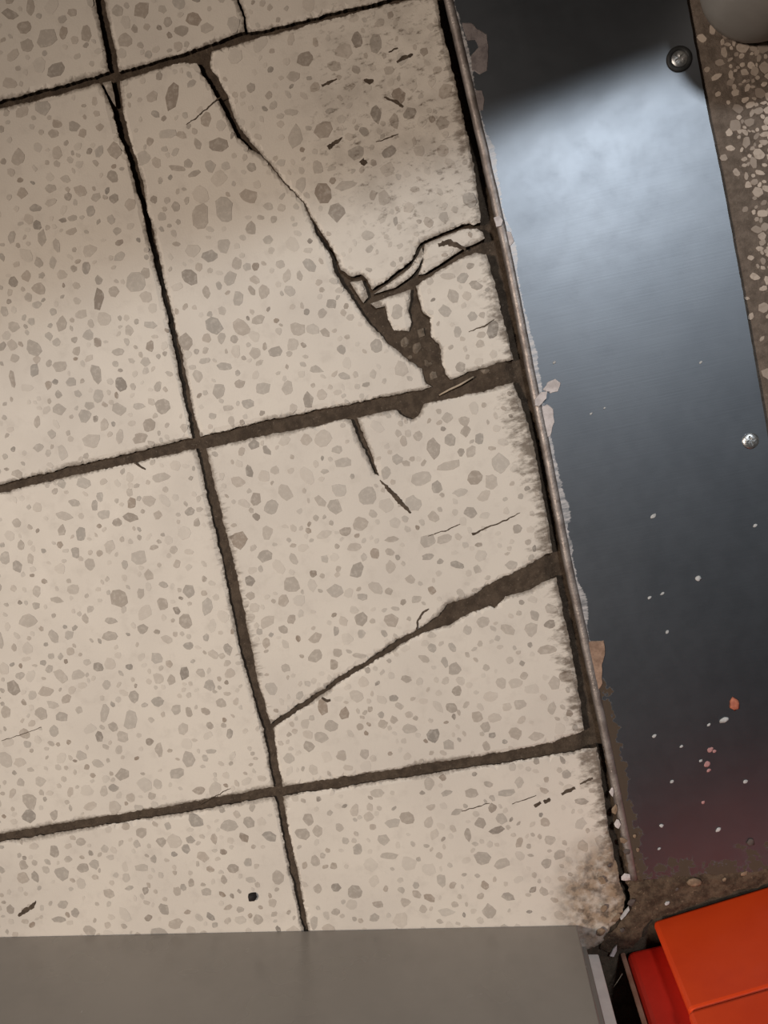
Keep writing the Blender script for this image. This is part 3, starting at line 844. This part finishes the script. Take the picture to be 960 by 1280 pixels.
o = dirt_patch('dirt', [(786, 1088), (800, 1098), (822, 1090), (850, 1092), (880, 1086), (905, 1090), (935, 1080), (965, 1076), (1030, 1060), (1035, 1080), (960, 1104), (905, 1119), (860, 1135), (814, 1150), (806, 1162), (790, 1184), (765, 1190), (748, 1186), (760, 1168), (772, 1158), (783, 1143), (787, 1120), (782, 1100)], .0008, .0028, seed=2.0)
tag(o, 'brown loose dirt swept into the corner before the red box', 'dirt', kind='stuff')
o = dirt_patch('dirt', [(752, 930), (762, 935), (768, 965), (775, 1000), (784, 1035), (790, 1062), (800, 1082), (804, 1100), (792, 1104), (782, 1080), (776, 1040), (768, 1000), (760, 965)], .0030, .0012, seed=5.0)
tag(o, 'crusty brown dirt along the lower end of the steel lip', 'dirt', kind='stuff')

# ------------------------------------------------------------------ crumbs
def crumb_mesh(seed, w, l, h, ang=False):
    bm = bmesh.new(); bmesh.ops.create_icosphere(bm, subdivisions=1 if ang else 2, radius=1)
    for v in bm.verts:
        k_ = 1 + (.75 if ang else .45) * noise.noise(v.co * 1.6 + Vector((seed, seed * 2, 0)))
        v.co = Vector((v.co.x * k_ * w / 2, v.co.y * k_ * l / 2, max(-.5, v.co.z) * k_ * h / 2))
    z0 = min(v.co.z for v in bm.verts)
    for v in bm.verts: v.co.z -= z0
    me = bpy.data.meshes.new('crumb'); bm.to_mesh(me); bm.free()
    if not ang: smooth(me)
    return me
def crumb(name, u, v, w, l, mat, z, label, cat, group=None, rot=None, flat=.28):
    me = crumb_mesh(u * .37 + v * .11, w * MM, l * MM, min(w, l) * MM * flat, name == 'grit')
    o = link(name, me, M[mat])
    p = P(u, v, z); o.location = (p.x, p.y, z - .0002); o.rotation_euler.z = (random.uniform(0, 3) if rot is None else rot)
    return tag(o, label, cat, group)
gl = 'tiny pale crumb lying on the dark steel plate'
for u, v, w, l in [(817, 645, 10, 6), (944, 657, 7, 5), (873, 723, 9, 8), (812, 747, 7, 4), (828, 742, 7, 4), (834, 790, 7, 5), (818, 920, 8, 5), (852, 933, 6, 4), (840, 977, 7, 5), (932, 977, 8, 6), (827, 1032, 7, 6), (898, 1037, 10, 6), (824, 1061, 6, 4), (886, 906, 7, 4), (876, 951, 6, 4), (739, 517, 5, 3), (756, 510, 4, 3), (693, 453, 5, 4), (876, 453, 6, 3)]:
    crumb('crumb', u, v, w * .8, l * .8, 'crumb', PZ + .0003, gl, 'crumb', 'pale crumbs on the steel plate', rot=.5)
crumb('crumb', 905, 900, 12, 7, 'crumb', PZ + .0003, 'larger pale crumb just below the orange speck on the plate', 'crumb', 'pale crumbs on the steel plate', rot=.3)
crumb('crumb', 918, 880, 12, 16, 'orange', PZ + .0003, 'rounded orange-brown speck on the dark lower part of the plate', 'crumb', rot=.1)
for u, v, w, l in [(888, 937, 9, 6), (884, 955, 9, 7), (893, 939, 5, 4), (886, 963, 6, 4), (879, 1003, 5, 4)]:
    crumb('crumb', u, v, w, l, 'pink', PZ + .0003, 'small pinkish crumb on the dark lower part of the plate', 'crumb', 'pink crumbs on the steel plate', rot=.6)
crumb('crumb', 938, 1053, 11, 9, 'dull', PZ + .0003, 'dull grey smudge of grit near the lower right of the plate', 'crumb')
crumb('crumb', 868, 1103, 18, 11, 'tancrumb', .0030, 'tan flat crumb in the dirt before the red box', 'crumb', rot=0)
crumb('crumb', 834, 1129, 7, 5, 'crumb', .0030, 'small pale crumb in the dirt beside the red box corner', 'crumb')
crumb('crumb', 316, 1120, 11, 13, 'soot', .0002, 'small black crumb on the tile beside the lower joint', 'crumb', flat=.7)
for q, (u, v, w, l, m_) in enumerate([(768, 1012, 9, 14, 'tancrumb'), (772, 1030, 8, 12, 'paint'), (779, 1050, 9, 9, 'tancrumb'), (784, 1064, 9, 11, 'dull'), (782, 1096, 13, 12, 'paint'), (793, 1045, 6, 6, 'tancrumb'), (765, 990, 6, 12, 'paint'), (797, 1062, 5, 6, 'tancrumb')]):
    crumb('grit', u, v, w, l, m_, .0036, 'pale grit lump stuck along the lower end of the steel lip', 'grit', 'grit lumps along the lip', rot=-.2)
for q, (u, v, w, l, m_) in enumerate([(770, 1148, 20, 9, 'tancrumb'), (755, 1135, 18, 14, 'tancrumb'), (778, 1163, 10, 8, 'dull'), (790, 1128, 16, 12, 'dull'), (752, 1165, 20, 16, 'tancrumb'), (905, 1100, 9, 7, 'tancrumb'), (930, 1092, 14, 8, 'tancrumb'), (846, 1112, 8, 6, 'dull'), (752, 1100, 12, 16, 'tancrumb'), (762, 1082, 9, 10, 'dull')]):
    crumb('grit', u, v, w * .7, l * .7, m_, .0024, 'brown grit lump lying in the dirt between the tile corner and red box', 'grit', 'grit lumps in the dirt corner', rot=.6)

def stick(name, pts, z0, z1, rad, mat, label, cat):
    w = [P(u, v, z0 + (z1 - z0) * i / (len(pts) - 1)) for i, (u, v) in enumerate(pts)]
    verts, faces, na = [], [], 8
    for i, p in enumerate(w):
        d = (w[min(len(w) - 1, i + 1)] - w[max(0, i - 1)]).normalized()
        e1 = d.cross(Vector((0, 0, 1))).normalized(); e2 = e1.cross(d)
        rr = rad * (1 - .4 * abs(2 * i / (len(w) - 1) - 1))
        for a in range(na):
            t = 2 * math.pi * a / na; q = p + (e1 * math.cos(t) + e2 * math.sin(t)) * rr
            verts.append(tuple(q))
    for i in range(len(w) - 1):
        for a in range(na): faces.append((i * na + a, i * na + (a + 1) % na, (i + 1) * na + (a + 1) % na, (i + 1) * na + a))
    faces += [list(range(na))[::-1], list(range((len(w) - 1) * na, len(w) * na))]
    me = bpy.data.meshes.new(name); me.from_pydata(verts, [], faces); smooth(me)
    o = link(name, me, M[mat])
    return tag(o, label, cat)
stick('splinter', [(549, 494), (562, 487), (575, 481), (592, 471)], -.0008, .0004, .0010, 'straw', 'thin pale splinter lying in the wide joint below the broken tile', 'splinter')
stick('thread', [(767, 1234), (771, 1228), (775, 1222), (778, 1217)], .012, .016, .0004, 'straw', 'short pale thread in the black gap beside the red box', 'thread')
flk = flake('paper_flake', [(775, 1147), (781, 1138), (786, 1133), (787, 1137), (781, 1145), (776, 1150)], .0040, .0008, 'crumb', .0002)
tag(flk, 'small white flake standing out of the dirt above the black gap', 'flake')
flk = flake('paper_flake', [(762, 1195), (766, 1187), (771, 1181), (771, 1188), (767, 1196)], .0030, .0008, 'paint', .0002)
tag(flk, 'small pale flake beside the top of the white cabinet strip', 'flake')

# ------------------------------------------------------------------ labels that single out look-alike crumbs by their order
ORD = ['topmost', 'second', 'third', 'fourth', 'fifth', 'sixth', 'seventh', 'eighth', 'ninth', 'tenth', 'eleventh', 'twelfth', 'thirteenth', 'fourteenth', 'fifteenth', 'sixteenth', 'seventeenth', 'eighteenth', 'nineteenth', 'twentieth']
up = RM @ Vector((0, 1, 0))
for grp, txt in (('pale crumbs on the steel plate', '%s pale crumb from the top on the dark steel plate'),
                 ('pink crumbs on the steel plate', '%s pinkish crumb from the top on the dark lower plate'),
                 ('grit lumps along the lip', '%s pale grit lump from the top along the lower steel lip'),
                 ('grit lumps in the dirt corner', '%s brown grit lump from the top in the dirt corner by the red box')):
    obs = [o for o in C.objects if o.get('group') == grp and 'larger' not in o['label']]
    obs.sort(key=lambda o: -o.location.dot(up))
    for o, w_ in zip(obs, ORD): o['label'] = (txt % w_).replace('topmost', 'topmost').replace('topmost pale crumb from the top', 'topmost pale crumb').replace('topmost pinkish crumb from the top', 'topmost pinkish crumb').replace('grit lump from the top', 'grit lump' if w_ == 'topmost' else 'grit lump from the top')
